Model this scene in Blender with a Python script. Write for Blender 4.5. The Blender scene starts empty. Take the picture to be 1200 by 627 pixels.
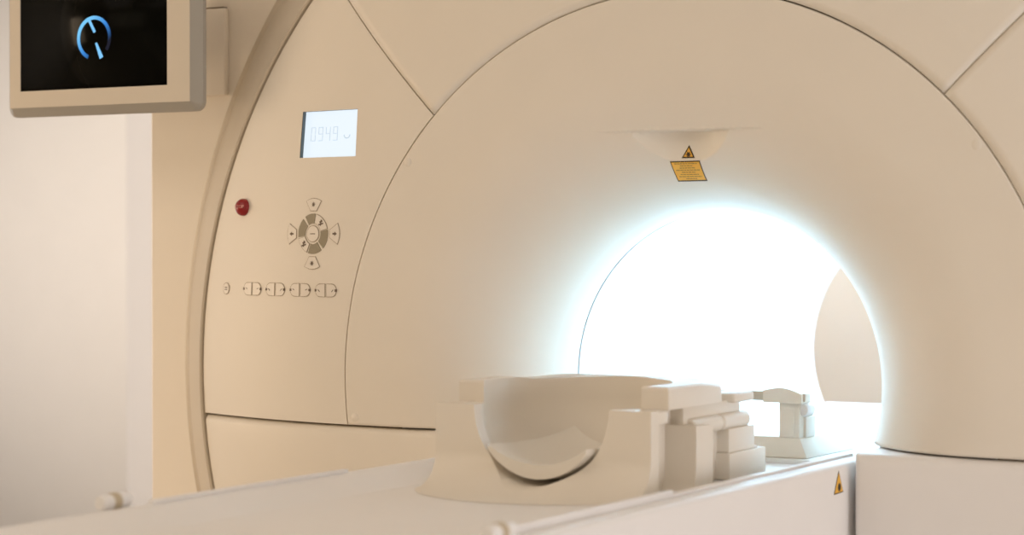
import bpy, bmesh, math, random
from mathutils import Vector, Matrix
pi, sin, cos, sqrt, asin = math.pi, math.sin, math.cos, math.sqrt, math.asin
C = bpy.context.scene
col = C.collection
H = 1.0            # height of the bore axis above the floor; all shapes below are given relative to the bore axis
# ------------------------------------------------------------------ camera
cam = bpy.data.cameras.new('camera'); co = bpy.data.objects.new('camera', cam); col.objects.link(co)
co.location = (1.60125, -3.26625, .24844 + H)
co.rotation_euler = (pi/2 - .013, 0, .530)
cam.sensor_width = 36; cam.lens = 36*2540/1200; cam.clip_start = .05; cam.clip_end = 60
cam.dof.use_dof = True; cam.dof.focus_distance = 3.85; cam.dof.aperture_fstop = 3.4
C.camera = co
# ------------------------------------------------------------------ world, lights, exposure
w = bpy.data.worlds.new('world'); C.world = w; w.use_nodes = True
w.node_tree.nodes['Background'].inputs[0].default_value = (1, .9, .78, 1)
w.node_tree.nodes['Background'].inputs[1].default_value = .05
def area(name, loc, size, power, color, rot=(0, 0, 0), spread=180):
    l = bpy.data.lights.new(name, 'AREA'); l.shape = 'RECTANGLE'; l.size, l.size_y = size
    l.energy = power; l.color = color; l.spread = math.radians(spread)
    o = bpy.data.objects.new(name, l); o.location = loc; o.rotation_euler = rot; col.objects.link(o); return o
WARM = (1, .795, .56); PINK = (1, .87, .78)
def aim(loc, to): return (Vector(to)-Vector(loc)).to_track_quat('-Z', 'Y').to_euler()
area('ceiling_area_light', (-1.4, -2.6, 2.66), (1.6, 2.4), 17, (1, .89, .77))
area('ceiling_area_light', (1.8, -2.6, 2.66), (1.6, 2.4), 17, (1, .89, .77))
area('ceiling_area_light', (-3.0, 1.0, 2.66), (1.6, 1.6), 8, (1, .97, .95))  # added at the left rear to brighten the back wall
area('ceiling_area_light', (.6, 2.0, 2.66), (3.6, .6), 48, (.90, .95, 1))  # added behind the scanner to lift the wall seen through the bore
area('fill_light', (-.6, -5.1, 1.35), (4.5, 1.9), 26, WARM, aim((-.6, -5.1, 1.35), (-.6, 0, 1.35)))  # added frontal fill for flat light on the face; no window here
area('fill_light', (3.5, -.75, .75), (1.9, 1.1), 37, (1, .96, .98), aim((3.5, -.75, .75), (0, -.75, .8)))  # added from the right to brighten table side and coil flanks, no window
area('fill_light', (-4.5, -1.1, 1.2), (1.8, 1.5), 65, (1, .76, .52), aim((-4.5, -1.1, 1.2), (-2.0, 1.0, 1.1)))  # added warm fill for the scanner's left side and the wall, no window
area('fill_light', (-4.5, .9, 1.1), (1.6, 1.9), 36, (1, .95, .93), aim((-4.5, .9, 1.1), (-3.0, 2.2, 1.1)))  # added to light the back wall evenly from top to bottom, no window
STRIP = 42.0
C.view_settings.view_transform = 'Standard'; C.view_settings.look = 'None'
C.view_settings.gamma = 1; C.view_settings.use_curve_mapping = False; C.view_settings.exposure = -0.05
C.cycles.use_denoising = True; C.cycles.max_bounces = 10; C.cycles.diffuse_bounces = 6
# ------------------------------------------------------------------ materials
def mat(name, colr, rough=.45, spec=.4, emit=None, es=0, noise=.02, metal=0, coat=0):
    m = bpy.data.materials.new(name); m.use_nodes = True
    nt = m.node_tree; b = nt.nodes['Principled BSDF']
    b.inputs['Roughness'].default_value = rough; b.inputs['Specular IOR Level'].default_value = spec
    b.inputs['Metallic'].default_value = metal; b.inputs['Coat Weight'].default_value = coat
    if noise:
        n = nt.nodes.new('ShaderNodeTexNoise'); n.inputs['Scale'].default_value = 9; n.inputs['Detail'].default_value = 4
        tc = nt.nodes.new('ShaderNodeTexCoord'); nt.links.new(tc.outputs['Object'], n.inputs['Vector'])
        mx = nt.nodes.new('ShaderNodeMix'); mx.data_type = 'RGBA'
        mx.inputs['A'].default_value = (*[c*(1-noise) for c in colr], 1); mx.inputs['B'].default_value = (*[min(1, c*(1+noise)) for c in colr], 1)
        nt.links.new(n.outputs['Fac'], mx.inputs['Factor']); nt.links.new(mx.outputs['Result'], b.inputs['Base Color'])
        n2 = nt.nodes.new('ShaderNodeTexNoise'); n2.inputs['Scale'].default_value = 900
        nt.links.new(tc.outputs['Object'], n2.inputs['Vector'])
        bp = nt.nodes.new('ShaderNodeBump'); bp.inputs['Strength'].default_value = .03; bp.inputs['Distance'].default_value = .0004
        nt.links.new(n2.outputs['Fac'], bp.inputs['Height']); nt.links.new(bp.outputs['Normal'], b.inputs['Normal'])
    else:
        b.inputs['Base Color'].default_value = (*colr, 1)
    if emit:
        b.inputs['Emission Color'].default_value = (*emit, 1); b.inputs['Emission Strength'].default_value = es
    return m
M = dict(
    shell=mat('cream_lacquer', (.80, .75, .67), .42, .35),
    body=mat('cream_body', (.92, .86, .77), .5, .3),
    rim=mat('taupe_rim', (.56, .49, .39), .3, .45),
    bore=mat('white_liner', (.86, .87, .87), .5, .3),
    table=mat('white_table', (.82, .80, .785), .4, .4),
    coil=mat('cream_coil', (.76, .705, .62), .45, .35),
    pad=mat('pad_foam', (.74, .70, .63), .7, .2),
    dark=mat('dark_gap', (.17, .12, .075), .8, .1),
    key=mat('key_film', (.80, .75, .68), .35, .4),
    line=mat('key_outline', (.40, .33, .25), .5, .3, noise=0),
    olive=mat('olive_key', (.30, .265, .19), .45, .3),
    icon=mat('icon_ink', (.17, .13, .10), .6, .2, noise=0),
    red=mat('red_plastic', (.27, .006, .009), .25, .5, noise=0),
    ink2=mat('pale_red_ink', (.75, .35, .33), .5, .3, noise=0),
    yellow=mat('sticker_yellow', (.85, .47, .07), .5, .3),
    black=mat('sticker_black', (.06, .04, .02), .5, .3, noise=0),
    brown=mat('sticker_text', (.36, .22, .06), .6, .2, noise=0),
    lcd=mat('lcd_backlight', (.1, .1, .1), .3, .3, (.80, .91, 1.0), 1.0, noise=0),
    seg=mat('lcd_segment', (.1, .1, .1), .3, .3, (.50, .60, .68), 1.0, noise=0),
    lcdside=mat('lcd_recess', (.10, .13, .14), .4, .3, noise=0),
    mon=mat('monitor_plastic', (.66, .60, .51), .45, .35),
    monside=mat('monitor_edge_shaded', (.36, .34, .30), .4, .4),  # grey darkened to hold the shade of the monitor's right edge
    screen=mat('screen_glass', (.004, .004, .003), .16, .035, noise=0),
    blue=mat('blue_pixels', (.0, .0, .0), .4, .2, (.10, .42, 1.0), 1.0, noise=0),
    strip=mat('light_strip', (.8, .8, .8), .4, .2, (.49, .77, 1.0), STRIP, noise=0),
    wall=mat('wall_paint', (.86, .84, .81), .8, .2),
    trim=mat('trim_paint', (.68, .67, .67), .6, .3),
    floor=mat('floor_vinyl', (.63, .56, .48), .4, .4),
    ceil=mat('ceiling_paint', (.85, .82, .77), .9, .1),
    tan=mat('knob_tan', (.52, .43, .30), .5, .3),
)
# pixels of the emblem fade towards the lower right: a hue ramp on the ring itself
nt = M['blue'].node_tree; b = nt.nodes['Principled BSDF']
tc = nt.nodes.new('ShaderNodeTexCoord'); sp = nt.nodes.new('ShaderNodeSeparateXYZ'); nt.links.new(tc.outputs['Object'], sp.inputs[0])
ma = nt.nodes.new('ShaderNodeMath'); ma.operation = 'SUBTRACT'; nt.links.new(sp.outputs['Z'], ma.inputs[0]); nt.links.new(sp.outputs['X'], ma.inputs[1])
mr = nt.nodes.new('ShaderNodeMapRange'); mr.inputs['From Min'].default_value = -.045; mr.inputs['From Max'].default_value = .05
nt.links.new(ma.outputs[0], mr.inputs['Value'])
cr = nt.nodes.new('ShaderNodeValToRGB'); cr.color_ramp.elements[0].color = (0, .004, .02, 1); cr.color_ramp.elements[1].color = (.20, .62, 1, 1)
e = cr.color_ramp.elements.new(.45); e.color = (.03, .24, .72, 1)
nt.links.new(mr.outputs[0], cr.inputs[0]); nt.links.new(cr.outputs[0], b.inputs['Emission Color'])
# ------------------------------------------------------------------ object helpers
def thing(name, label, cat, loc, group=None):
    o = bpy.data.objects.new(name, None); col.objects.link(o); o.location = loc; o.empty_display_size = .1
    o['label'] = label; o['category'] = cat
    if group: o['group'] = group
    return o
WORLD = {}
def obj(name, bm, m, parent=None, origin=None, label=None, smooth=38):
    """link bm (in bore coordinates) as ONE mesh object"""
    bmesh.ops.recalc_face_normals(bm, faces=bm.faces) if False else None
    off = Vector((0, 0, H))
    base = WORLD[parent.name] if parent else Vector((0, 0, 0))
    if origin is None:
        o_ = base if parent else Vector((0, 0, 0))
    else: o_ = Vector(origin) + off
    for v in bm.verts: v.co = v.co + off - o_
    lim = math.radians(smooth)
    for f in bm.faces: f.smooth = True
    for e in bm.edges:
        if len(e.link_faces) == 2 and e.calc_face_angle(0) > lim: e.smooth = False
    me = bpy.data.meshes.new(name); bm.to_mesh(me); bm.free()
    me.materials.append(m)
    o = bpy.data.objects.new(name, me); col.objects.link(o); o.parent = parent
    o.location = o_ - base; WORLD[o.name] = o_
    if label: o['label'] = label
    return o
def root(name, label, cat, loc, group=None):
    o = thing(name, label, cat, (loc[0], loc[1], loc[2]+H), group); WORLD[o.name] = Vector(o.location); return o
def structure(o): o['kind'] = 'structure'; return o
def box(bm, x0, x1, y0, y1, z0, z1, r=0, seg=2):
    vs = [bm.verts.new((x, y, z)) for z in (z0, z1) for x, y in ((x0, y0), (x1, y0), (x1, y1), (x0, y1))]
    fs = [(3, 2, 1, 0), (4, 5, 6, 7), (0, 1, 5, 4), (1, 2, 6, 5), (2, 3, 7, 6), (3, 0, 4, 7)]
    faces = [bm.faces.new([vs[i] for i in f]) for f in fs]
    if r: bmesh.ops.bevel(bm, geom=list({e for f in faces for e in f.edges}), offset=r, segments=seg, affect='EDGES', profile=.5)
    return bm
def hexa(bm, pts, r=0, seg=2):
    """8 corners: bottom ring (4, ccw from above) then top ring"""
    vs = [bm.verts.new(p) for p in pts]
    faces = [bm.faces.new([vs[i] for i in f]) for f in ((3, 2, 1, 0), (4, 5, 6, 7), (0, 1, 5, 4), (1, 2, 6, 5), (2, 3, 7, 6), (3, 0, 4, 7))]
    if r: bmesh.ops.bevel(bm, geom=list({e for f in faces for e in f.edges}), offset=r, segments=seg, affect='EDGES', profile=.5)
    return bm
def grid(bm, rows, flip=False, closed=False):
    V = [[bm.verts.new(p) for p in r] for r in rows]
    for i in range(len(V)-1):
        n = len(V[i])
        for j in range(n if closed else n-1):
            k = (j+1) % n
            f = (V[i][j], V[i][k], V[i+1][k], V[i+1][j])
            try: bm.faces.new(f[::-1] if flip else f)
            except ValueError: pass
    return V
def loft(bm, loops, cap0=True, cap1=True):
    V = grid(bm, loops, closed=True)
    if cap0: bm.faces.new(V[0][::-1])
    if cap1: bm.faces.new(V[-1])
    bmesh.ops.recalc_face_normals(bm, faces=bm.faces)
    return V
def prism_y(bm, prof, y0, y1, r=0):
    """(x,z) outline run along y"""
    loft(bm, [[(x, y0, z) for x, z in prof], [(x, y1, z) for x, z in prof]]); return bm
def cyl_y(bm, x, z, prof, n=28):
    """lathe about an axis along y: prof = [(radius, y)...]"""
    loft(bm, [[(x+r*cos(2*pi*k/n), y, z+r*sin(2*pi*k/n)) for k in range(n)] for r, y in prof]); return bm
def cut(o, cutters):
    """carve cutters (bmesh in bore coordinates) out of a mesh object and keep the carved mesh"""
    base = WORLD[o.name]
    tmp = []
    for c in cutters:
        for v in c.verts: v.co = v.co + Vector((0, 0, H))
        me = bpy.data.meshes.new('cutter'); c.to_mesh(me); c.free()
        k = bpy.data.objects.new('cutter', me); col.objects.link(k); tmp.append(k)
        md = o.modifiers.new('cut', 'BOOLEAN'); md.operation = 'DIFFERENCE'; md.solver = 'EXACT'; md.object = k
    bpy.context.view_layer.update()
    dg = bpy.context.evaluated_depsgraph_get()
    me = bpy.data.meshes.new_from_object(o.evaluated_get(dg))
    o.modifiers.clear(); old = o.data; o.data = me; bpy.data.meshes.remove(old)
    for k in tmp: bpy.data.objects.remove(k)
    bm = bmesh.new(); bm.from_mesh(me)
    for f in bm.faces: f.smooth = True
    for e in bm.edges: e.smooth = not (len(e.link_faces) == 2 and e.calc_face_angle(0) > math.radians(32))
    bm.to_mesh(me); bm.free()
    return o
# ------------------------------------------------------------------ the face of the scanner as a height over (x,z)
B, R2, RF, R1, R4, ZS = .2175, .30, .55, .6675, 1.0685, -.0915
def hf(r):
    if r < .62:
        u = min(1, max(0, (RF-r)/(RF-R2))); return B*(1-sqrt(max(0, 1-u*u)))
    return .09*((r-.62)/.447)**2
def hp(x, z): return hf(sqrt(x*x+z*z))
ZL = .4315                                     # straight upper edge of the scoop over the bore
def scoop(x, z):
    y = hp(x, z)
    if ZL <= z < ZL+.0032 and abs(x) < .165: y -= .0014*(1-(abs(x)/.165)**2)
    if z < ZL and abs(x) < .19:
        a = abs(x)
        yc = .059 - 4.4*x*x
        y = max(y, yc)
        if a < .165: y = max(y, hp(x, ZL) + .0028*(1-(a/.165)**2))
    return y
def plate(bm, poly, out=.0012, inn=.002, fn=hp, y_extra=0):
    """thin raised plate of a convex (x,z) outline hugging the face"""
    n = len(poly)
    f = [bm.verts.new((x, fn(x, z)-out, z)) for x, z in poly]; k = [bm.verts.new((x, fn(x, z)+inn, z)) for x, z in poly]
    a = bm.faces.new(f); bm.faces.new(k[::-1])
    for i in range(n): bm.faces.new((f[i], k[i], k[(i+1) % n], f[(i+1) % n]))
    bmesh.ops.recalc_face_normals(bm, faces=bm.faces); return bm
def frange(a, b, n): return [a+(b-a)*i/n for i in range(n+1)]
# ------------------------------------------------------------------ room
XL, XR, YF, YB, ZF, ZC = -4.6, 3.6, -5.2, 2.5, -1.0, 1.7
structure(obj('floor', box(bmesh.new(), XL-.1, XR+.1, YF-.1, YB+.1, ZF-.1, ZF), M['floor']))
structure(obj('ceiling', box(bmesh.new(), XL-.1, XR+.1, YF-.1, YB+.1, ZC, ZC+.1), M['ceil']))
structure(obj('wall_back', box(bmesh.new(), XL-.1, XR+.1, YB, YB+.1, ZF, ZC), M['wall']))
structure(obj('wall_front', box(bmesh.new(), XL-.1, XR+.1, YF-.1, YF, ZF, ZC), M['wall']))
structure(obj('wall_left', box(bmesh.new(), XL-.1, XL, YF, YB, ZF, ZC), M['wall']))
structure(obj('wall_right', box(bmesh.new(), XR, XR+.1, YF, YB, ZF, ZC), M['wall']))
structure(obj('trim_1', box(bmesh.new(), -3.300, -3.12, YB-.02, YB, ZF, ZC, .004), M['trim']))
# ------------------------------------------------------------------ scanner
G = root('mri_scanner', 'large cream MRI scanner with a glowing white round bore', 'medical scanner', (0, .1, -1.0))
# housing behind the face, with the bore running through it
def rect_ray(t, hx, z0, z1):
    c, s = cos(t), sin(t)
    k = 1e9
    if abs(c) > 1e-6: k = min(k, hx/abs(c))
    if s > 1e-6: k = min(k, z1/s)
    if s < -1e-6: k = min(k, -z0/-s)
    return k*c, k*s
ths = sorted(set([2*pi*k/180 for k in range(180)] + [math.atan2(z, x) % (2*pi) for x in (1.345, -1.345) for z in (1.30, -1.0)]))
def clampz(x, z): return (x, max(z, -1.0))
bm = bmesh.new()
HX = 1.345
loops = []
loops.append([(1.0*cos(t), .262, max(-1.0, 1.0*sin(t))) for t in ths])
loops.append([(x*.994, .262, z) for x, z in (rect_ray(t, HX, -1.0, 1.292) for t in ths)])
loops.append([(x, .270, z) for x, z in (rect_ray(t, HX, -1.0, 1.30) for t in ths)])
loops.append([(x, 1.46, z) for x, z in (rect_ray(t, HX, -1.0, 1.30) for t in ths)])
for r, y in ((.52, 1.46), (.44, 1.45), (.36, 1.41), (.32, 1.365), (.302, 1.338)):
    loops.append([(r*cos(t), y, r*sin(t)) for t in ths])
grid(bm, loops, closed=True); bmesh.ops.recalc_face_normals(bm, faces=bm.faces)
obj('housing', bm, M['body'], G)
# bore liner tube
bm = bmesh.new(); N = 128
ins = [(R2, .2218), (R2, 1.337)]
grid(bm, [[(r*cos(2*pi*k/N), y, r*sin(2*pi*k/N)) for k in range(N)] for r, y in ((.312, .2218), (R2, .2218), (R2, .5), (R2, .9), (R2, 1.337), (.312, 1.337), (.312, .2218))], closed=True)
bmesh.ops.recalc_face_normals(bm, faces=bm.faces)
obj('bore_liner', bm, M['bore'], G, label='white glowing inner tube of the bore')
# dark chassis seen through the panel gaps
bm = bmesh.new()
rs = frange(.56, 1.07, 16)
grid(bm, [[(r*cos(t), hf(max(r, .62))+.016, r*sin(t)) for t in frange(-.93, pi+.93, 120)] for r in rs])
bmesh.ops.recalc_face_normals(bm, faces=bm.faces)
obj('chassis', bm, M['dark'], G, label='dark gap between the panels')
bm = bmesh.new()
grid(bm, [[(.318*cos(2*pi*k/N), y, .318*sin(2*pi*k/N)) for k in range(N)] for y in (.19, .30)], closed=True)
obj('seal', bm, M['dark'], G)
# centre cover: face, scoop and trumpet of the bore
gap = .0014
base_t = frange(0, pi/3, 50)[:-1] + frange(pi/3, 2*pi/3, 260) + frange(2*pi/3, pi, 50)[1:]
rr = [RF-(RF-R2)*sin(p) for p in frange(pi/2, 0, 150)] + frange(RF, R1-gap, 50)[1:]
zb = ZS+.001
cols_ = []
nneg = 16
for ci in range(len(base_t)+2*nneg):
    colv = []
    for r in rr:
        t0 = asin(-zb/r)
        if ci < nneg: t = -t0*(1-ci/nneg)
        elif ci >= nneg+len(base_t): t = pi+t0*(ci-nneg-len(base_t)+1)/nneg
        else: t = base_t[ci-nneg]
        colv.append([r*cos(t), r*sin(t)])
    # one vertex row lies exactly on the scoop's straight upper edge
    if nneg <= ci < nneg+len(base_t):
        t = base_t[ci-nneg]
        if abs(cos(t)) < .5:
            for i in range(len(rr)-1):
                if colv[i][1] < ZL <= colv[i+1][1]:
                    for q, zz in ((i, ZL-.0002), (i+1, ZL+.0002)):
                        k = zz/sin(t); colv[q] = [k*cos(t), zz]
                    break
    cols_.append([(x, scoop(x, z), z) for x, z in colv])
rows = list(map(list, zip(*cols_)))
# turned-back edge all round
rows.append([(x, y+.012, z) for x, y, z in rows[-1]])
rows = [[(r[0][0], r[0][1]+.012, r[0][2])]+r+[(r[-1][0], r[-1][1]+.012, r[-1][2])] for r in rows]
bm = bmesh.new(); grid(bm, rows); 
obj('center_cover', bm, M['shell'], G, smooth=50)
# side and top panels
def polar_panel(name, ta, tb, nt=60, nr=24):
    """ta(r), tb(r): angle limits"""
    rs_ = frange(R1+gap, R4-.004, nr)
    rws = []
    for r in rs_:
        a, b = ta(r), tb(r)
        rw = [(r*cos(a+(b-a)*k/nt), hf(r), r*sin(a+(b-a)*k/nt)) for k in range(nt+1)]
        rws.append([(rw[0][0], rw[0][1]+.012, rw[0][2])]+rw+[(rw[-1][0], rw[-1][1]+.012, rw[-1][2])])
    rws = [[(x, y+.012, z) for x, y, z in rws[0]]]+rws+[[(x, y+.012, z) for x, y, z in rws[-1]]]
    bm = bmesh.new(); grid(bm, rws)
    return obj(name, bm, M['shell'], G, smooth=50)
T1, T2 = math.radians(45.4), math.radians(135.3)
polar_panel('side_panel', lambda r: -asin(-zb/r), lambda r: T1-gap/r)
left_panel = polar_panel('side_panel', lambda r: T2+gap/r, lambda r: pi+asin(-zb/r), 60, 30)
polar_panel('top_panel', lambda r: T1+gap/r, lambda r: T2-gap/r, 90)
# lower panels, either side of the table
def low_y(x, z): return hf(max(.62, sqrt(x*x+z*z)))
for s in (-1, 1):
    ztop, xin, rad = -.0942, .3205, .014
    zs_ = [ztop-rad*(1-cos(p)) for p in frange(0, pi/2, 5)] + frange(ztop-rad, -.97, 20)[1:]
    us = [rad*(1-cos(p)) for p in frange(0, pi/2, 5)]
    def dep(d): return rad-sqrt(max(0, rad*rad-(rad-d)**2)) if d < rad else 0
    rws = []
    for z in zs_:
        xm = sqrt((R4-.004)**2-z*z)
        xs_ = [xin+u for u in us] + frange(xin+rad, xm, 24)[1:]
        rw = [(s*x, low_y(x, z)+max(dep(ztop-z), dep(x-xin)), z) for x in xs_]
        rw = [(rw[0][0], .30, z)] + rw + [(rw[-1][0], rw[-1][1]+.03, z)]
        rws.append(rw)
    rws = [[(x, .30 if abs(x) < .62 else y+.12, z) for x, y, z in rws[0]]]+rws
    bm = bmesh.new(); grid(bm, rws, flip=(s > 0)); bmesh.ops.recalc_face_normals(bm, faces=bm.faces)
    obj('lower_panel', bm, M['shell' if s < 0 else 'table'], G, smooth=50)
obj('dock_panel', box(bmesh.new(), -.322, .322, .20, .24, -.998, -.145, .004), M['shell'], G)
# rim ring around the face
bm = bmesh.new()
prof = [(R4, .13), (R4, .094), (R4+.002, .089), (R4+.006, .088), (1.228, .247), (1.232, .252), (1.238, .255), (1.246, .257), (1.248, .266)]
ta = asin(.995/1.248)
grid(bm, [[(r*cos(t), y, r*sin(t)) for t in frange(-ta, pi+ta, 180)] for r, y in prof]); bmesh.ops.recalc_face_normals(bm, faces=bm.faces)
obj('rim', bm, M['rim'], G, label='taupe bevelled rim round the face')
# floor of the bore
prof = [(-.272, -.122), (.272, -.122), (.262, -.142), (-.262, -.142)]
obj('bore_floor', prism_y(bmesh.new(), prof, .112, 1.36), M['bore'], G)
# the bore's own light strips
for t in (52, 128):
    t = math.radians(t); d = .05
    prof = [((R2-.001)*cos(t-d), (R2-.001)*sin(t-d)), ((R2-.001)*cos(t+d), (R2-.001)*sin(t+d)), ((R2-.006)*cos(t+d), (R2-.006)*sin(t+d)), ((R2-.006)*cos(t-d), (R2-.006)*sin(t-d))]
    obj('light_strip', prism_y(bmesh.new(), prof, .26, 1.30), M['strip'], G, label='white light strip inside the bore')
# round screw caps
for x, z in ((-.5297, .3871), (.523, .3946), (-.645, -.0765), (.645, -.0765)):
    y = hp(x, z)
    obj('screw_cap', cyl_y(bmesh.new(), x, z, [(.0078, y+.003), (.0078, y-.0006), (.0066, y-.0013)]), M['shell'], G)
# ---------- control panel: display
DX0, DX1, DZ0, DZ1 = -.7915, -.6495, .4005, .4872
fr = .0105
yd = hp(-.72, .444)
def dq(x, z, d): return (x, hp(x, z)+d, z)
bm = bmesh.new(); box(bm, DX0, DX1, -.05, .2, DZ0, DZ1)
cut(left_panel, [bm])
bm = bmesh.new()
c4 = [(DX0, DZ0), (DX1, DZ0), (DX1, DZ1), (DX0, DZ1)]
grid(bm, [[dq(x, z, .001) for x, z in c4], [dq(x, z, .0125) for x, z in c4]], closed=True)
disp = obj('display', bm, M['lcdside'], G, label='recessed window of the lit number display')
def scr(x, z):   # height of the screen's flat quad
    a = (x-DX0)/(DX1-DX0); c = (z-DZ0)/(DZ1-DZ0)
    hs = [hp(*p) for p in c4]
    return (hs[0]*(1-a)+hs[1]*a)*(1-c)+(hs[3]*(1-a)+hs[2]*a)*c+fr
bm = bmesh.new()
grid(bm, [[(DX0+(DX1-DX0)*a/10, scr(DX0+(DX1-DX0)*a/10, DZ0+(DZ1-DZ0)*c/8), DZ0+(DZ1-DZ0)*c/8) for a in range(11)] for c in range(9)])
bmesh.ops.recalc_face_normals(bm, faces=bm.faces)
obj('screen', bm, M['lcd'], disp, label='white lit screen')
SEG = {'0': 'abcdef', '9': 'abcdfg', '4': 'bcfg'}
for i, ch in enumerate('0949'):
    x0, z0, dw, dh, t = DX0+.0170+i*.0190, DZ0+.0305, .0125, .0270, .0022
    rects = {'a': (0, dh-t, dw, dh), 'd': (0, 0, dw, t), 'g': (0, dh/2-t/2, dw, dh/2+t/2), 'f': (0, dh/2, t, dh), 'e': (0, 0, t, dh/2), 'b': (dw-t, dh/2, dw, dh), 'c': (dw-t, 0, dw, dh/2)}
    bm = bmesh.new(); g = .0006
    for s_ in SEG[ch]:
        a, b_, c_, d_ = rects[s_]
        q = [(x0+a+g, z0+b_+g), (x0+c_-g, z0+b_+g), (x0+c_-g, z0+d_-g), (x0+a+g, z0+d_-g)]
        plate(bm, q, .0008, .0005, scr)
    obj('digit', bm, M['seg'], disp)
bm = bmesh.new(); x0, z0 = DX0+.110, DZ0+.041
pts = [(x0+.0075*cos(a), z0+.0065*sin(a)) for a in frange(pi, 2*pi, 8)]
for i in range(8):
    (xa, za), (xb, zb_) = pts[i], pts[i+1]; n = Vector((zb_-za, xa-xb)).normalized()*.0009
    plate(bm, [(xa+n.x, za+n.y), (xb+n.x, zb_+n.y), (xb-n.x, zb_-n.y), (xa-n.x, za-n.y)], .0008, .0005, scr)
obj('symbol', bm, M['seg'], disp)
# ---------- emergency button
ex, ez = -.9456, .3098; ey = hp(ex, ez)
bm = bmesh.new(); er = .0165
cyl_y(bm, ex, ez, [(er, ey+.006), (er, ey-.004)] + [(er*cos(a), ey-.004-.011*sin(a)) for a in frange(0, pi/2-.05, 8)][1:])
eb = obj('emergency_button', bm, M['red'], G, label='red round stop button')
tcv = bpy.data.curves.new('lettering', 'FONT'); tcv.body = 'STOP'; tcv.size = .0085; tcv.align_x = 'CENTER'; tcv.align_y = 'CENTER'; tcv.extrude = .0012
tcv.materials.append(M['ink2'])
tmp = bpy.data.objects.new('stop', tcv); col.objects.link(tmp); bpy.context.view_layer.update()
me = bpy.data.meshes.new_from_object(tmp.evaluated_get(bpy.context.evaluated_depsgraph_get())); bpy.data.objects.remove(tmp); me.name = 'lettering'
to = bpy.data.objects.new('lettering', me); col.objects.link(to); to.parent = eb
to.location = Vector((ex, ey-.0148, ez+H+.001)) - WORLD[eb.name]; to.rotation_euler = (pi/2, 0, 0)
# ---------- keypad
KX, KZ = -.7474, .2587
def arcpoly(cx, cz, r0, r1, a0, a1, n=10):
    o_ = [(cx+r1*cos(a), cz+r1*sin(a)) for a in frange(a0, a1, n)]
    i_ = [(cx+r0*cos(a), cz+r0*sin(a)) for a in frange(a1, a0, n)]
    return o_, i_
def sector(bm, r0, r1, a0, a1, out, inn, n=10, cx=KX, cz=KZ):
    o_, i_ = arcpoly(cx, cz, r0, r1, a0, a1, n); i_ = i_[::-1]
    for k in range(n): plate(bm, [o_[k], o_[k+1], i_[k+1], i_[k]], out, inn)
    bmesh.ops.remove_doubles(bm, verts=bm.verts, dist=1e-6)
    dead = [f for f in bm.faces if any(len(e.link_faces) > 2 for e in f.edges) and all(True for _ in (0,))]
    return bm
def inset_poly(poly, d):
    cx = sum(p[0] for p in poly)/len(poly); cz = sum(p[1] for p in poly)/len(poly)
    return [(x+(cx-x)*d/max(1e-6, math.hypot(x-cx, z-cz)), z+(cz-z)*d/max(1e-6, math.hypot(x-cx, z-cz))) for x, z in poly]
def key(poly, film='key', border=.0014, icon=None, ic=None, isz=.004):
    k = obj('key', plate(bmesh.new(), poly, .0010, .002), M['line'], G)
    obj('key_face', plate(bmesh.new(), inset_poly(poly, border), .0016, .001), M[film], k)
    if icon: obj('icon', icon(bmesh.new(), *(ic or (sum(p[0] for p in poly)/len(poly), sum(p[1] for p in poly)/len(poly))), isz), M['icon'], k)
    return k
def bar(bm, xa, za, xb, zb_, t, out=.0021):
    n = Vector((zb_-za, xa-xb)).normalized()*t
    return plate(bm, [(xa+n.x, za+n.y), (xb+n.x, zb_+n.y), (xb-n.x, zb_-n.y), (xa-n.x, za-n.y)], out, .001)
def ic_star(bm, x, z, s):
    for k in range(4):
        a = pi*k/4; bar(bm, x-s*cos(a), z-s*sin(a), x+s*cos(a), z+s*sin(a), s*.14)
    return bm
def ic_arrow(d):
    def f(bm, x, z, s):
        c, n = Vector(d), Vector((-d[1], d[0])); p = Vector((x, z))
        q = [p+c*s*1.2, p-c*s*.1+n*s*.9, p-c*s*.1-n*s*.9]; plate(bm, [tuple(v) for v in q], .0021, .001)
        a, b_ = p-c*s*.1, p-c*s*1.2; bar(bm, a.x, a.y, b_.x, b_.y, s*.35); return bm
    return f
def ic_patient(bm, x, z, s):
    bar(bm, x-s, z-s*.7, x+s, z-s*.2, s*.22); bar(bm, x-s*.5, z+s*.1, x+s*.6, z+s*.6, s*.3); bar(bm, x-s*.1, z-s, x+s*.1, z+s, s*.16); return bm
def trap(ang):
    """outer arrow key: an annular sector with a narrow inner side"""
    pts = [((.0635+.003*cos(a/.29*pi/2))*cos(a), .069*sin(a)) for a in frange(-.29, .29, 6)] + [(.0425*cos(.19), .0425*sin(.19)), (.0425*cos(-.19), .0425*sin(-.19))]
    c, s = cos(ang), sin(ang)
    return [(KX+p*c-q*s, KZ+p*s+q*c) for p, q in pts]
for ang, ic in ((pi/2, ic_star), (-pi/2, ic_star), (0, ic_arrow((1, 0))), (pi, ic_arrow((-1, 0)))):
    key(trap(ang), icon=ic, ic=(KX+.0545*cos(ang), KZ+.0545*sin(ang)), isz=.0042)
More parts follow.
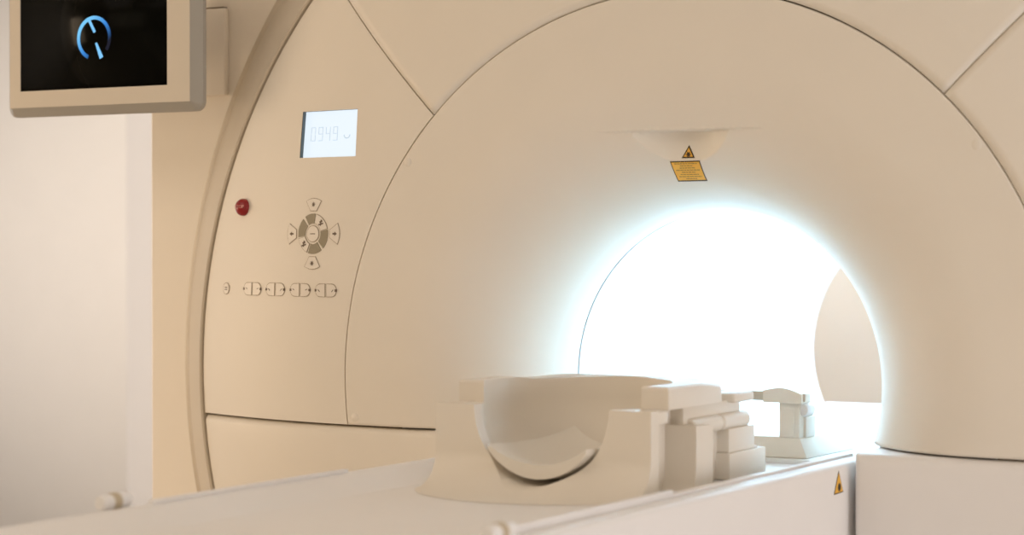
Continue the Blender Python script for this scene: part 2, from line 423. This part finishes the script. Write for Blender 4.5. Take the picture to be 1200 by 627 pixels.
def ringkey(a0, a1, film, icon=None):
    a0, a1 = math.radians(a0), math.radians(a1)
    o_, i_ = arcpoly(KX, KZ, .0192, .0375, a0, a1, 10)
    n = 10; i2 = i_[::-1]
    bm = bmesh.new()
    f0 = [bm.verts.new((x, hp(x, z)-.001, z)) for x, z in o_]; f1 = [bm.verts.new((x, hp(x, z)-.001, z)) for x, z in i2]
    b0 = [bm.verts.new((x, hp(x, z)+.002, z)) for x, z in o_]; b1 = [bm.verts.new((x, hp(x, z)+.002, z)) for x, z in i2]
    for k in range(n):
        bm.faces.new((f0[k], f0[k+1], f1[k+1], f1[k])); bm.faces.new((f0[k], b0[k], b0[k+1], f0[k+1])); bm.faces.new((f1[k], f1[k+1], b1[k+1], b1[k]))
    bm.faces.new((f0[0], f1[0], b1[0], b0[0])); bm.faces.new((f0[n], b0[n], b1[n], f1[n]))
    bmesh.ops.recalc_face_normals(bm, faces=bm.faces)
    if film == 'olive': return obj('key', bm, M['olive'], G, label='olive grey ring key')
    k = obj('key', bm, M['line'], G)
    d = .05
    o2, j2 = arcpoly(KX, KZ, .0202, .0365, a0+d*.6, a1-d*.6, 10); j2 = j2[::-1]
    bm = bmesh.new()
    g0 = [bm.verts.new((x, hp(x, z)-.0016, z)) for x, z in o2]; g1 = [bm.verts.new((x, hp(x, z)-.0016, z)) for x, z in j2]
    for q in range(10): bm.faces.new((g0[q], g0[q+1], g1[q+1], g1[q]))
    bmesh.ops.recalc_face_normals(bm, faces=bm.faces)
    obj('key_face', bm, M['key'], k)
    am = (a0+a1)/2
    obj('icon', icon(bmesh.new(), KX+.0285*cos(am), KZ+.0285*sin(am), .0058), M['icon'], k)
for a0, a1, fl, ic in ((82, 123, 'olive', None), (14, 78, 'key', ic_patient), (-46, 12, 'olive', None), (-107, -54, 'olive', None), (-167, -112, 'key', ic_patient), (133, 190, 'olive', None)):
    ringkey(a0, a1, fl, ic)
circ = lambda cx, cz, rx, rz, n=24: [(cx+rx*cos(2*pi*k/n), cz+rz*sin(2*pi*k/n)) for k in range(n)]
key(circ(KX, KZ, .0158, .0158), icon=lambda bm, x, z, s: bar(bm, x-s, z, x+s, z, s*.12), isz=.006)
key(circ(-.9899, .1537, .0105, .0115), icon=lambda bm, x, z, s: bar(bar(bm, x-s, z+s*.5, x+s, z+s*.5, s*.2), x-s, z-s*.5, x+s, z-s*.5, s*.2), isz=.0042)
for n_, px in enumerate((-.9086, -.8428, -.7769, -.7129)):
    for s in (-1, 1):
        w_ = .0260; hh = .0125; r_ = .0115
        pts = [(s*.0013, -hh), (s*(w_-r_), -hh)] + [(s*(w_-r_+r_*sin(a)), -hh*cos(a)) for a in frange(0, pi, 8)][1:-1] + [(s*(w_-r_), hh), (s*.0013, hh)]
        poly = [(px+x, .1543+z) for x, z in pts]
        def two(bm, x, z, sz, s=s, n_=n_):
            bar(bm, x+s*sz*1.35, z-sz*.45, x+s*sz*1.35, z+sz*.45, sz*.42)
            bar(bm, x-s*sz*.6, z-sz*.5*(n_ % 2), x+s*sz*.2, z+sz*.3, sz*.12); return bm
        key(poly, icon=two, isz=.0050)
# ---------- laser warning stickers on the trumpet
def on_scoop(x, z): return scoop(x, z)
def sub_plate(bm, poly, out, inn, fn, n=8):
    """quad (4 points) subdivided so that it follows the curved face"""
    a, b_, c_, d_ = [Vector(p) for p in poly]
    P = lambda u, v: (a*(1-u)+b_*u)*(1-v)+(d_*(1-u)+c_*u)*v
    def pt(u, v, o):
        p = P(u, v); return (p.x, fn(p.x, p.y)+o, p.y)
    grid(bm, [[pt(i/n, j/n, -out) for i in range(n+1)] for j in range(n+1)])
    ring = [(i/n, 0) for i in range(n)]+[(1, j/n) for j in range(n)]+[(1-i/n, 1) for i in range(n)]+[(0, 1-j/n) for j in range(n)]
    grid(bm, [[pt(u, v, -out) for u, v in ring], [pt(u, v, inn) for u, v in ring]], closed=True)
    bmesh.ops.remove_doubles(bm, verts=bm.verts, dist=1e-6); bmesh.ops.recalc_face_normals(bm, faces=bm.faces); return bm
def tri_plate(bm, p, out, inn, fn, n=6):
    a, b_, c_ = [Vector(q) for q in p]
    rws = []
    for j in range(n+1):
        v = j/n; l, r = a*(1-v)+b_*v, a*(1-v)+c_*v
        rws.append([((l*(1-i/n)+r*(i/n)).x, fn((l*(1-i/n)+r*(i/n)).x, (l*(1-i/n)+r*(i/n)).y)-out, (l*(1-i/n)+r*(i/n)).y) for i in range(n+1)])
    grid(bm, rws)
    e = [(x, y+out+inn, z) for x, y, z in rws[-1]]; grid(bm, [rws[-1], e])
    bmesh.ops.remove_doubles(bm, verts=bm.verts, dist=1e-6); bmesh.ops.recalc_face_normals(bm, faces=bm.faces); return bm
def shrink(p, k):
    cx = sum(q[0] for q in p)/len(p); cz = sum(q[1] for q in p)/len(p)
    return [(cx+(x-cx)*k, cz+(z-cz)*k) for x, z in p]
def burst(bm, x, z, s, fn, out):
    for k in range(6):
        a = pi*k/6; L = s*(1 if k % 2 == 0 else .72)
        n = Vector((-sin(a), cos(a)))*s*.10; d = Vector((cos(a), sin(a)))*L
        plate(bm, [(x-d.x+n.x, z-d.y+n.y), (x+d.x+n.x, z+d.y+n.y), (x+d.x-n.x, z+d.y-n.y), (x-d.x-n.x, z-d.y-n.y)], out, .0004, fn)
    plate(bm, [(x+s*.42*cos(2*pi*k/12), z+s*.42*sin(2*pi*k/12)) for k in range(12)], out, .0004, fn)
    return bm
tri = [(.0015, .4085), (-.0125, .3862), (.0125, .3862)]
st = obj('warning_triangle', tri_plate(bmesh.new(), tri, .0006, .0004, on_scoop), M['black'], G, label='small black-edged yellow laser warning triangle')
obj('sticker_face', tri_plate(bmesh.new(), shrink(tri, .70), .0011, .0002, on_scoop), M['yellow'], st)
obj('symbol', burst(bmesh.new(), .0003, .3924, .0052, on_scoop, .0016), M['black'], st)
lab = [(-.0335, .3812), (.0222, .3816), (.0218, .3478), (-.0330, .3474)]
lab = [lab[3], lab[2], lab[1], lab[0]]
st = obj('warning_label', sub_plate(bmesh.new(), lab, .0006, .0004, on_scoop), M['black'], G, label='rectangular yellow laser label with lines of text')
inn_ = [(-.0312, .3494), (.0200, .3498), (.0204, .3796), (-.0317, .3792)]
obj('sticker_face', sub_plate(bmesh.new(), inn_, .0011, .0002, on_scoop), M['yellow'], st)
bm = bmesh.new(); rnd = random.Random(4)
for i in range(8):
    z = .3768-i*.00355; half = [.021, .012, .014, .022, .013, .017, .021, .010][i]; x = -.0055-half
    while x < -.0055+half:
        l = rnd.uniform(.003, .007); xe = min(x+l, -.0055+half)
        plate(bm, [(x, z-.0007), (xe, z-.0007), (xe, z+.0007), (x, z+.0007)], .0016, .0004, on_scoop); x = xe+.0012
obj('lettering', bm, M['brown'], st)
# ------------------------------------------------------------------ patient table
T = root('patient_table', 'long white patient table running into the bore', 'patient table', (0, -.9, -1.0))
def mirror(pr): return pr + [(-x, z) for x, z in reversed(pr)]
half = [(0, -.129), (.10, -.129), (.2045, -.129), (.212, -.1270), (.228, -.120), (.258, -.1075), (.266, -.1050), (.2790, -.1050), (.2795, -.1120), (.2830, -.1120), (.2836, -.1085), (.3000, -.1094), (.3050, -.1108), (.3085, -.1140), (.310, -.119), (.310, -.455)]
bottom = [(.305, -.460), (.16, -.462)]
prof = half + bottom + [(-x, z) for x, z in reversed(half+bottom) if x > 0]
obj('tabletop', prism_y(bmesh.new(), prof, -2.1, .105), M['table'], T)
for s in (-1, 1):
    bm = box(bmesh.new(), min(s*.2680, s*.2785), max(s*.2680, s*.2785), -1.02, -.565, -.1056, -.0990, .002)
    obj('rail', bm, M['table'], T)
    # rounded end stop of the rail
    k = obj('rail_knob', cyl_y(bmesh.new(), s*.296, -.0975, [(.002, -1.096), (.0085, -1.095), (.0105, -1.090), (.0105, -1.045), (.009, -1.040), (.003, -1.038)]), M['table'], T)
    obj('knob_collar', cyl_y(bmesh.new(), s*.296, -.0975, [(.0112, -1.076), (.0118, -1.074), (.0118, -1.064), (.0112, -1.062)]), M['tan'], k)
obj('pedestal', box(bmesh.new(), -.22, .22, -1.7, -.1, -1.0, -.455, .02), M['table'], T)
# laser triangle on the table's side
stk = [(-.0362, -.1190), (-.0562, -.1560), (-.0162, -.1550)]
def side_tri(k, d):
    p = shrink(stk, k); bm = bmesh.new()
    a = [bm.verts.new((.3098+d, y, z)) for y, z in p]; b2 = [bm.verts.new((.3090, y, z)) for y, z in p]
    bm.faces.new(a); bm.faces.new(b2[::-1])
    for i in range(3): bm.faces.new((a[i], b2[i], b2[(i+1) % 3], a[(i+1) % 3]))
    bmesh.ops.recalc_face_normals(bm, faces=bm.faces); return bm
st = obj('warning_triangle', side_tri(1, .0006), M['black'], T, label='yellow laser warning triangle on the side')
obj('sticker_face', side_tri(.84, .0011), M['yellow'], st)
bm = bmesh.new()
for k in range(6):
    a = pi*k/6; d = Vector((cos(a), sin(a)))*.0068; n = Vector((-sin(a), cos(a)))*.0010; c = Vector((-.0352, -.1455))
    q = [c+d+n, c+d-n, c-d-n, c-d+n]; bm.faces.new([bm.verts.new((.3114, v.x, v.y)) for v in q])
bm.faces.new([bm.verts.new((.3115, -.0352+.0042*cos(2*pi*k/14), -.1455+.0042*sin(2*pi*k/14))) for k in range(14)])
obj('symbol', bm, M['black'], st)
# ------------------------------------------------------------------ head coil
HC = root('head_coil', 'cream head coil with a scooped-out cradle on the table', 'head coil', (0, -.35, -.129))
def bowl_cutter():
    bm = bmesh.new(); loops = []
    ys = [-.80, -.60, -.43, -.41, -.395, -.375, -.36, -.34, -.32] + [-.32+.147*sin(p) for p in frange(0, pi/2-.02, 22)][1:]
    for y in ys:
        q = max(0, (y+.32)/.147); k = sqrt(max(0, 1-q*q)) if y > -.32 else 1
        rx = .116*k +   .023*(0 if y < -.42 else min(1, (y+.42)/.03))*k; rz = .116*k**.8
        lp = [(rx*cos(a), y, -.003+rz*sin(a)) for a in frange(pi, 2*pi, 40)] + [(rx*1.004, y, .2), (-rx*1.004, y, .2)]
        loops.append(lp)
    loft(bm, loops); return bm
# front plate with its apron
bm = bmesh.new(); nx, ns = 40, 28
def apron(x, t):
    z = -.003-.1255*t; c = max(0, (-.075-z)/(.0535)); g = 1-sqrt(max(0, 1-min(1, c)**2))
    return (x, -.45-.165*sqrt(max(.0, 1-(abs(x)/.1965)**2))*g, z)
rows_f = [[apron(-.185+.37*i/nx, 1-(1-j/ns)**1.3) for i in range(nx+1)] for j in range(ns+1)]
Vf = grid(bm, rows_f)
rows_b = [[(x, -.425, z) for x, y, z in r] for r in rows_f]
Vb = grid(bm, rows_b, flip=True)
for j in range(ns):
    bm.faces.new((Vf[j][0], Vf[j+1][0], Vb[j+1][0], Vb[j][0])); bm.faces.new((Vf[j][nx], Vb[j][nx], Vb[j+1][nx], Vf[j+1][nx]))
for i in range(nx):
    bm.faces.new((Vf[0][i], Vb[0][i], Vb[0][i+1], Vf[0][i+1])); bm.faces.new((Vf[ns][i], Vf[ns][i+1], Vb[ns][i+1], Vb[ns][i]))
bmesh.ops.recalc_face_normals(bm, faces=bm.faces)
fp = obj('front_plate', bm, M['coil'], HC)
cut(fp, [bowl_cutter()])
# tub behind it with the raised collar
def plan(hw, y0, ym, yb, n=30, p=2.6):
    pts = [(-hw, y0)]
    for k in range(n+1):
        a = pi-pi*k/n; c, s = cos(a), sin(a)
        pts.append((hw*math.copysign(abs(c)**(2/p), c), ym+(yb-ym)*abs(s)**(2/p)))
    pts.append((hw, y0)); return pts
bm = bmesh.new(); pl = plan(.150, -.4255, -.27, -.152)
loft(bm, [[(x, y, z) for x, y in pl] for z in (-.1285, -.004)])
tub = obj('tub', bm, M['coil'], HC); cut(tub, [bowl_cutter()])
bm = bmesh.new(); pl = plan(.182, -.386, -.27, -.150, p=5.0)
def coll(x, y, top): 
    return .0290-.010*max(0, min(1, (y+.27)/.1))*(abs(x)/.182)**6 if top else -.0045
lp0 = [(x, y, coll(x, y, 0)) for x, y in pl]; lp1 = [(x, y, coll(x, y, 1)-.003) for x, y in pl]
lp2 = [(x*.985, -.27+(y+.27)*.985 if y > -.38 else y+.002, coll(x, y, 1)) for x, y in pl]
loft(bm, [lp0, lp1, lp2])
clr = obj('collar', bm, M['coil'], HC); cut(clr, [bowl_cutter()])
# side fittings, both sides
def S(s, a, b_): return (min(s*a, s*b_), max(s*a, s*b_))
for s in (1, -1):
    x0, x1 = S(s, .146, .202)
    # ribbed side plate with a coved foot
    prof = []
    for t in frange(0, 1, 14):
        z = -.031-.0972*t; c = max(0, (t-.55)/.45); prof.append((z, -.333-.014*(1-sqrt(max(0, 1-c*c)))))
    bm = bmesh.new()
    l0 = [(x0, y, z) for z, y in prof]+[(x0, -.274, -.1282), (x0, -.274, -.033)]
    l1 = [(x1, y, z) for z, y in prof]+[(x1, -.274, -.1282), (x1, -.274, -.033)]
    loft(bm, [l0, l1]); obj('side_plate', bm, M['coil'], HC)
    # upright tab behind the front horn, with its pin hole
    tb = obj('tab', box(bmesh.new(), *S(s, .149, .1845), -.4252, -.392, -.0230, -.0048, .0015), M['coil'], HC)
    obj('pin', cyl_y(bmesh.new(), s*.1755, -.0140, [(.0028, -.3925), (.0028, -.3905), (.0012, -.3900)], 14), M['tan'], tb)
    # hinge roll in two lengths
    for ya, yb in ((-.300, -.199), (-.195, -.098)):
        obj('hinge_roll', cyl_y(bmesh.new(), s*.1735, -.0365, [(.010, ya), (.0128, ya+.003), (.0128, yb-.003), (.010, yb)]), M['coil'], HC)
    obj('hinge_pin', cyl_y(bmesh.new(), s*.1735, -.0365, [(.0095, -.205), (.0095, -.19)]), M['tan'], HC)
    # plug block behind
    bm = box(bmesh.new(), *S(s, .125, .187), -.180, -.040, -.1284, -.086, .003)
    pb = obj('plug_block', bm, M['coil'], HC)
    obj('plug_cap', box(bmesh.new(), *S(s, .125, .184), -.176, -.078, -.0862, -.0475, .003), M['coil'], pb)
    obj('block_button', box(bmesh.new(), *S(s, .170, .180), -.075, -.060, -.0862, -.0825, .001), M['table'], pb)
    # end piece closing the collar
    bm = box(bmesh.new(), *S(s, .135, .186), -.160, -.085, -.0085, .0060, .004, 3)
    ep = obj('end_cap', bm, M['coil'], HC)
    obj('end_web', box(bmesh.new(), *S(s, .146, .172), -.315, -.108, -.0420, -.0040, .002), M['coil'], ep)
    obj('recess_web', box(bmesh.new(), *S(s, .142, .163), -.235, -.175, -.1284, -.030, .001), M['coil'], HC)
# ------------------------------------------------------------------ cushion lying in the cradle
bm = bmesh.new(); out_, inn_s = [], []
for y in frange(-.472, -.33, 8) + frange(-.32, -.225, 8):
    lift = min(1, max(0, (y+.45)/.06)); q = max(0, (y+.32)/.15); k = sqrt(1-q*q)
    ro = (.1055+.0080*lift)*k; zc0 = -.003
    A = math.radians(53); hc = ro*sin(A); sag_i = (.027+.010*lift)*k
    Ri = (hc*hc+sag_i*sag_i)/(2*sag_i); ze = zc0-ro*cos(A); Ai = asin(min(1, hc/Ri))
    out_.append([(.006+ro*sin(A*t), y, zc0-ro*cos(A*t)) for t in frange(-1, 1, 28)])
    inn_s.append([(.006+Ri*sin(Ai*t), y, ze+Ri*cos(Ai)-Ri*cos(Ai*t)+.0065) for t in frange(-1, 1, 28)])
grid(bm, out_); grid(bm, inn_s, flip=True)
for a, c in ((out_[0], inn_s[0]), (out_[-1], inn_s[-1])): grid(bm, [a, c])
for e in (0, -1): grid(bm, [[r[e] for r in out_], [r[e] for r in inn_s]])
bmesh.ops.remove_doubles(bm, verts=bm.verts, dist=1e-6); bmesh.ops.recalc_face_normals(bm, faces=bm.faces)
hcush = obj('head_cushion', bm, M['pad'], None, origin=(0, -.35, -.11), smooth=45)
hcush['label'] = 'pale crescent-shaped cushion lying in the hollow of the head coil'; hcush['category'] = 'cushion'
# ------------------------------------------------------------------ frame standing at the mouth of the bore
F = root('support_arch', 'cream arched support on a wedge base behind the head coil, at the bore mouth', 'support', (0, .21, -.122))
hexa_pts = [(-.188, .128, -.1218), (.188, .128, -.1218), (.192, .350, -.1218), (-.192, .350, -.1218),
            (-.172, .134, -.0865), (.172, .134, -.0865), (.178, .240, -.0865), (-.178, .240, -.0865)]
obj('base', hexa(bmesh.new(), hexa_pts, .003), M['coil'], F)
for s in (1, -1):
    p = obj('post', box(bmesh.new(), *S(s, .1345, .1725), .132, .196, -.088, -.026, .003), M['coil'], F)
    obj('post_panel', box(bmesh.new(), *S(s, .1445, .1625), .1308, .136, -.084, -.038, .0008), M['coil'], p)
    obj('post_step', box(bmesh.new(), *S(s, .15, .1775), .150, .192, -.088, -.052, .003), M['coil'], p)
    obj('knob', cyl_y(bmesh.new(), s*.174, -.040, [(.004, .137), (.010, .140), (.012, .148), (.012, .168), (.008, .176)]), M['table'], p)
    # rounded cap
    bm = bmesh.new(); prof = [(.109, -.028)] + [(.109+.070*t, -.0085+.0068*sin(pi*min(1, t*.9+.02))-.006*t*t) for t in frange(0, 1, 10)] + [(.179, -.0285)]
    if s < 0: prof = [(-x, z) for x, z in prof]
    loft(bm, [[(x, y, z) for x, z in prof] for y in (.124, .127, .158)]); obj('cap', bm, M['coil'], F)
    obj('cap_side', box(bmesh.new(), *S(s, .165, .183), .132, .156, -.0265, -.0115, .002), M['coil'], F)
obj('bridge', box(bmesh.new(), -.112, .112, .136, .152, -.0265, -.0105, .002), M['rim'], F)
# ------------------------------------------------------------------ monitor
MO = root('monitor', 'square grey-beige monitor with a blue ring on its black screen', 'monitor', (-1.2535, .03, .493))
X0, X1, Z0, Z1 = -1.5045, -1.0085, .4945, .884
def rrect(d, rad, y, n=6):
    a, b_, c_, e_ = X0+d, X1-d, Z0+d, Z1-d; o_ = []
    for cx, cz, s in ((b_-rad, c_+rad, -pi/2), (b_-rad, e_-rad, 0), (a+rad, e_-rad, pi/2), (a+rad, c_+rad, pi)):
        o_ += [(cx+rad*cos(s+pi/2*k/n), y, cz+rad*sin(s+pi/2*k/n)) for k in range(n+1)]
    return o_
bm = bmesh.new()
loft(bm, [rrect(.006, .016, .030), rrect(0, .020, .028), rrect(0, .020, .018), rrect(.003, .018, .014), rrect(.017, .005, .001)])
case = obj('case', bm, M['monside'], MO, smooth=20, label='bevelled edge with shade put into its grey')
bm = bmesh.new()
A0, A1, Z2, Z3 = -1.4586, -1.0812, .5455, .832
def frame_loop(x0, x1, z0, z1, y): return [(x0, y, z0), (x1, y, z0), (x1, y, z1), (x0, y, z1)]
grid(bm, [frame_loop(X0+.018, X1-.018, Z0+.018, Z1-.018, .003), frame_loop(X0+.018, X1-.018, Z0+.018, Z1-.018, -.0005), frame_loop(A0, A1, Z2, Z3, -.0005), frame_loop(A0, A1, Z2, Z3, .004)], closed=True)
bmesh.ops.recalc_face_normals(bm, faces=bm.faces)
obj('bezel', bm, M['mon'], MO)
sc = obj('screen', box(bmesh.new(), A0-.001, A1+.001, .0008, .0035, Z2-.001, Z3+.001), M['screen'], MO, label='black glossy screen')
EX, EZ = -1.2655, .6445
bm = bmesh.new(); n = 40; a0, a1 = math.radians(-38), math.radians(248)
ro, ri = .0435, .0362
def fl(a): return ri+(ro-ri)*0, ro
grid(bm, [[((EX+r*cos(a)), y, EZ+r*sin(a)) for a in frange(a0, a1, n)] for r, y in ((ro, .0008), (ro, .0002), (ri, .0002), (ri, .0008))])
bmesh.ops.recalc_face_normals(bm, faces=bm.faces)
rg = obj('ring', bm, M['blue'], sc, origin=(EX, 0, EZ), label='glowing blue ring')
def hand(p, q, w0, w1):
    p, q = Vector(p), Vector(q); d = (q-p).normalized(); nn = Vector((-d.y, d.x)); bm = bmesh.new()
    v = [p+nn*w0, p-nn*w0, q-nn*w1, q+nn*w1]
    a = [bm.verts.new((EX+u.x, .0002, EZ+u.y)) for u in v]; b2 = [bm.verts.new((EX+u.x, .0008, EZ+u.y)) for u in v]
    bm.faces.new(a); bm.faces.new(b2[::-1])
    for i in range(4): bm.faces.new((a[i], b2[i], b2[(i+1) % 4], a[(i+1) % 4]))
    bmesh.ops.recalc_face_normals(bm, faces=bm.faces); return bm
M['hand'] = mat('hand_pixels', (0, 0, 0), .4, .2, (.22, .60, 1.0), 1.0, noise=0)
obj('hand', hand((-.013, .036), (.002, .011), .0032, .0030), M['hand'], sc)
obj('hand', hand((.005, -.010), (.019, -.040), .0024, .0048), M['hand'], sc)
# bracket that carries it on the housing
br = obj('bracket', box(bmesh.new(), -1.36, -1.134, .246, .2612, .5418, .7195, .004), M['body'], MO)
obj('arm', box(bmesh.new(), -1.335, -1.27, .029, .248, .60, .70, .006), M['body'], br)
obj('shadow_gap', box(bmesh.new(), -1.185, -1.139, .250, .2605, .7190, .7222), M['dark'], br)  # solid dark strip standing in for the shadow gap above the bracket
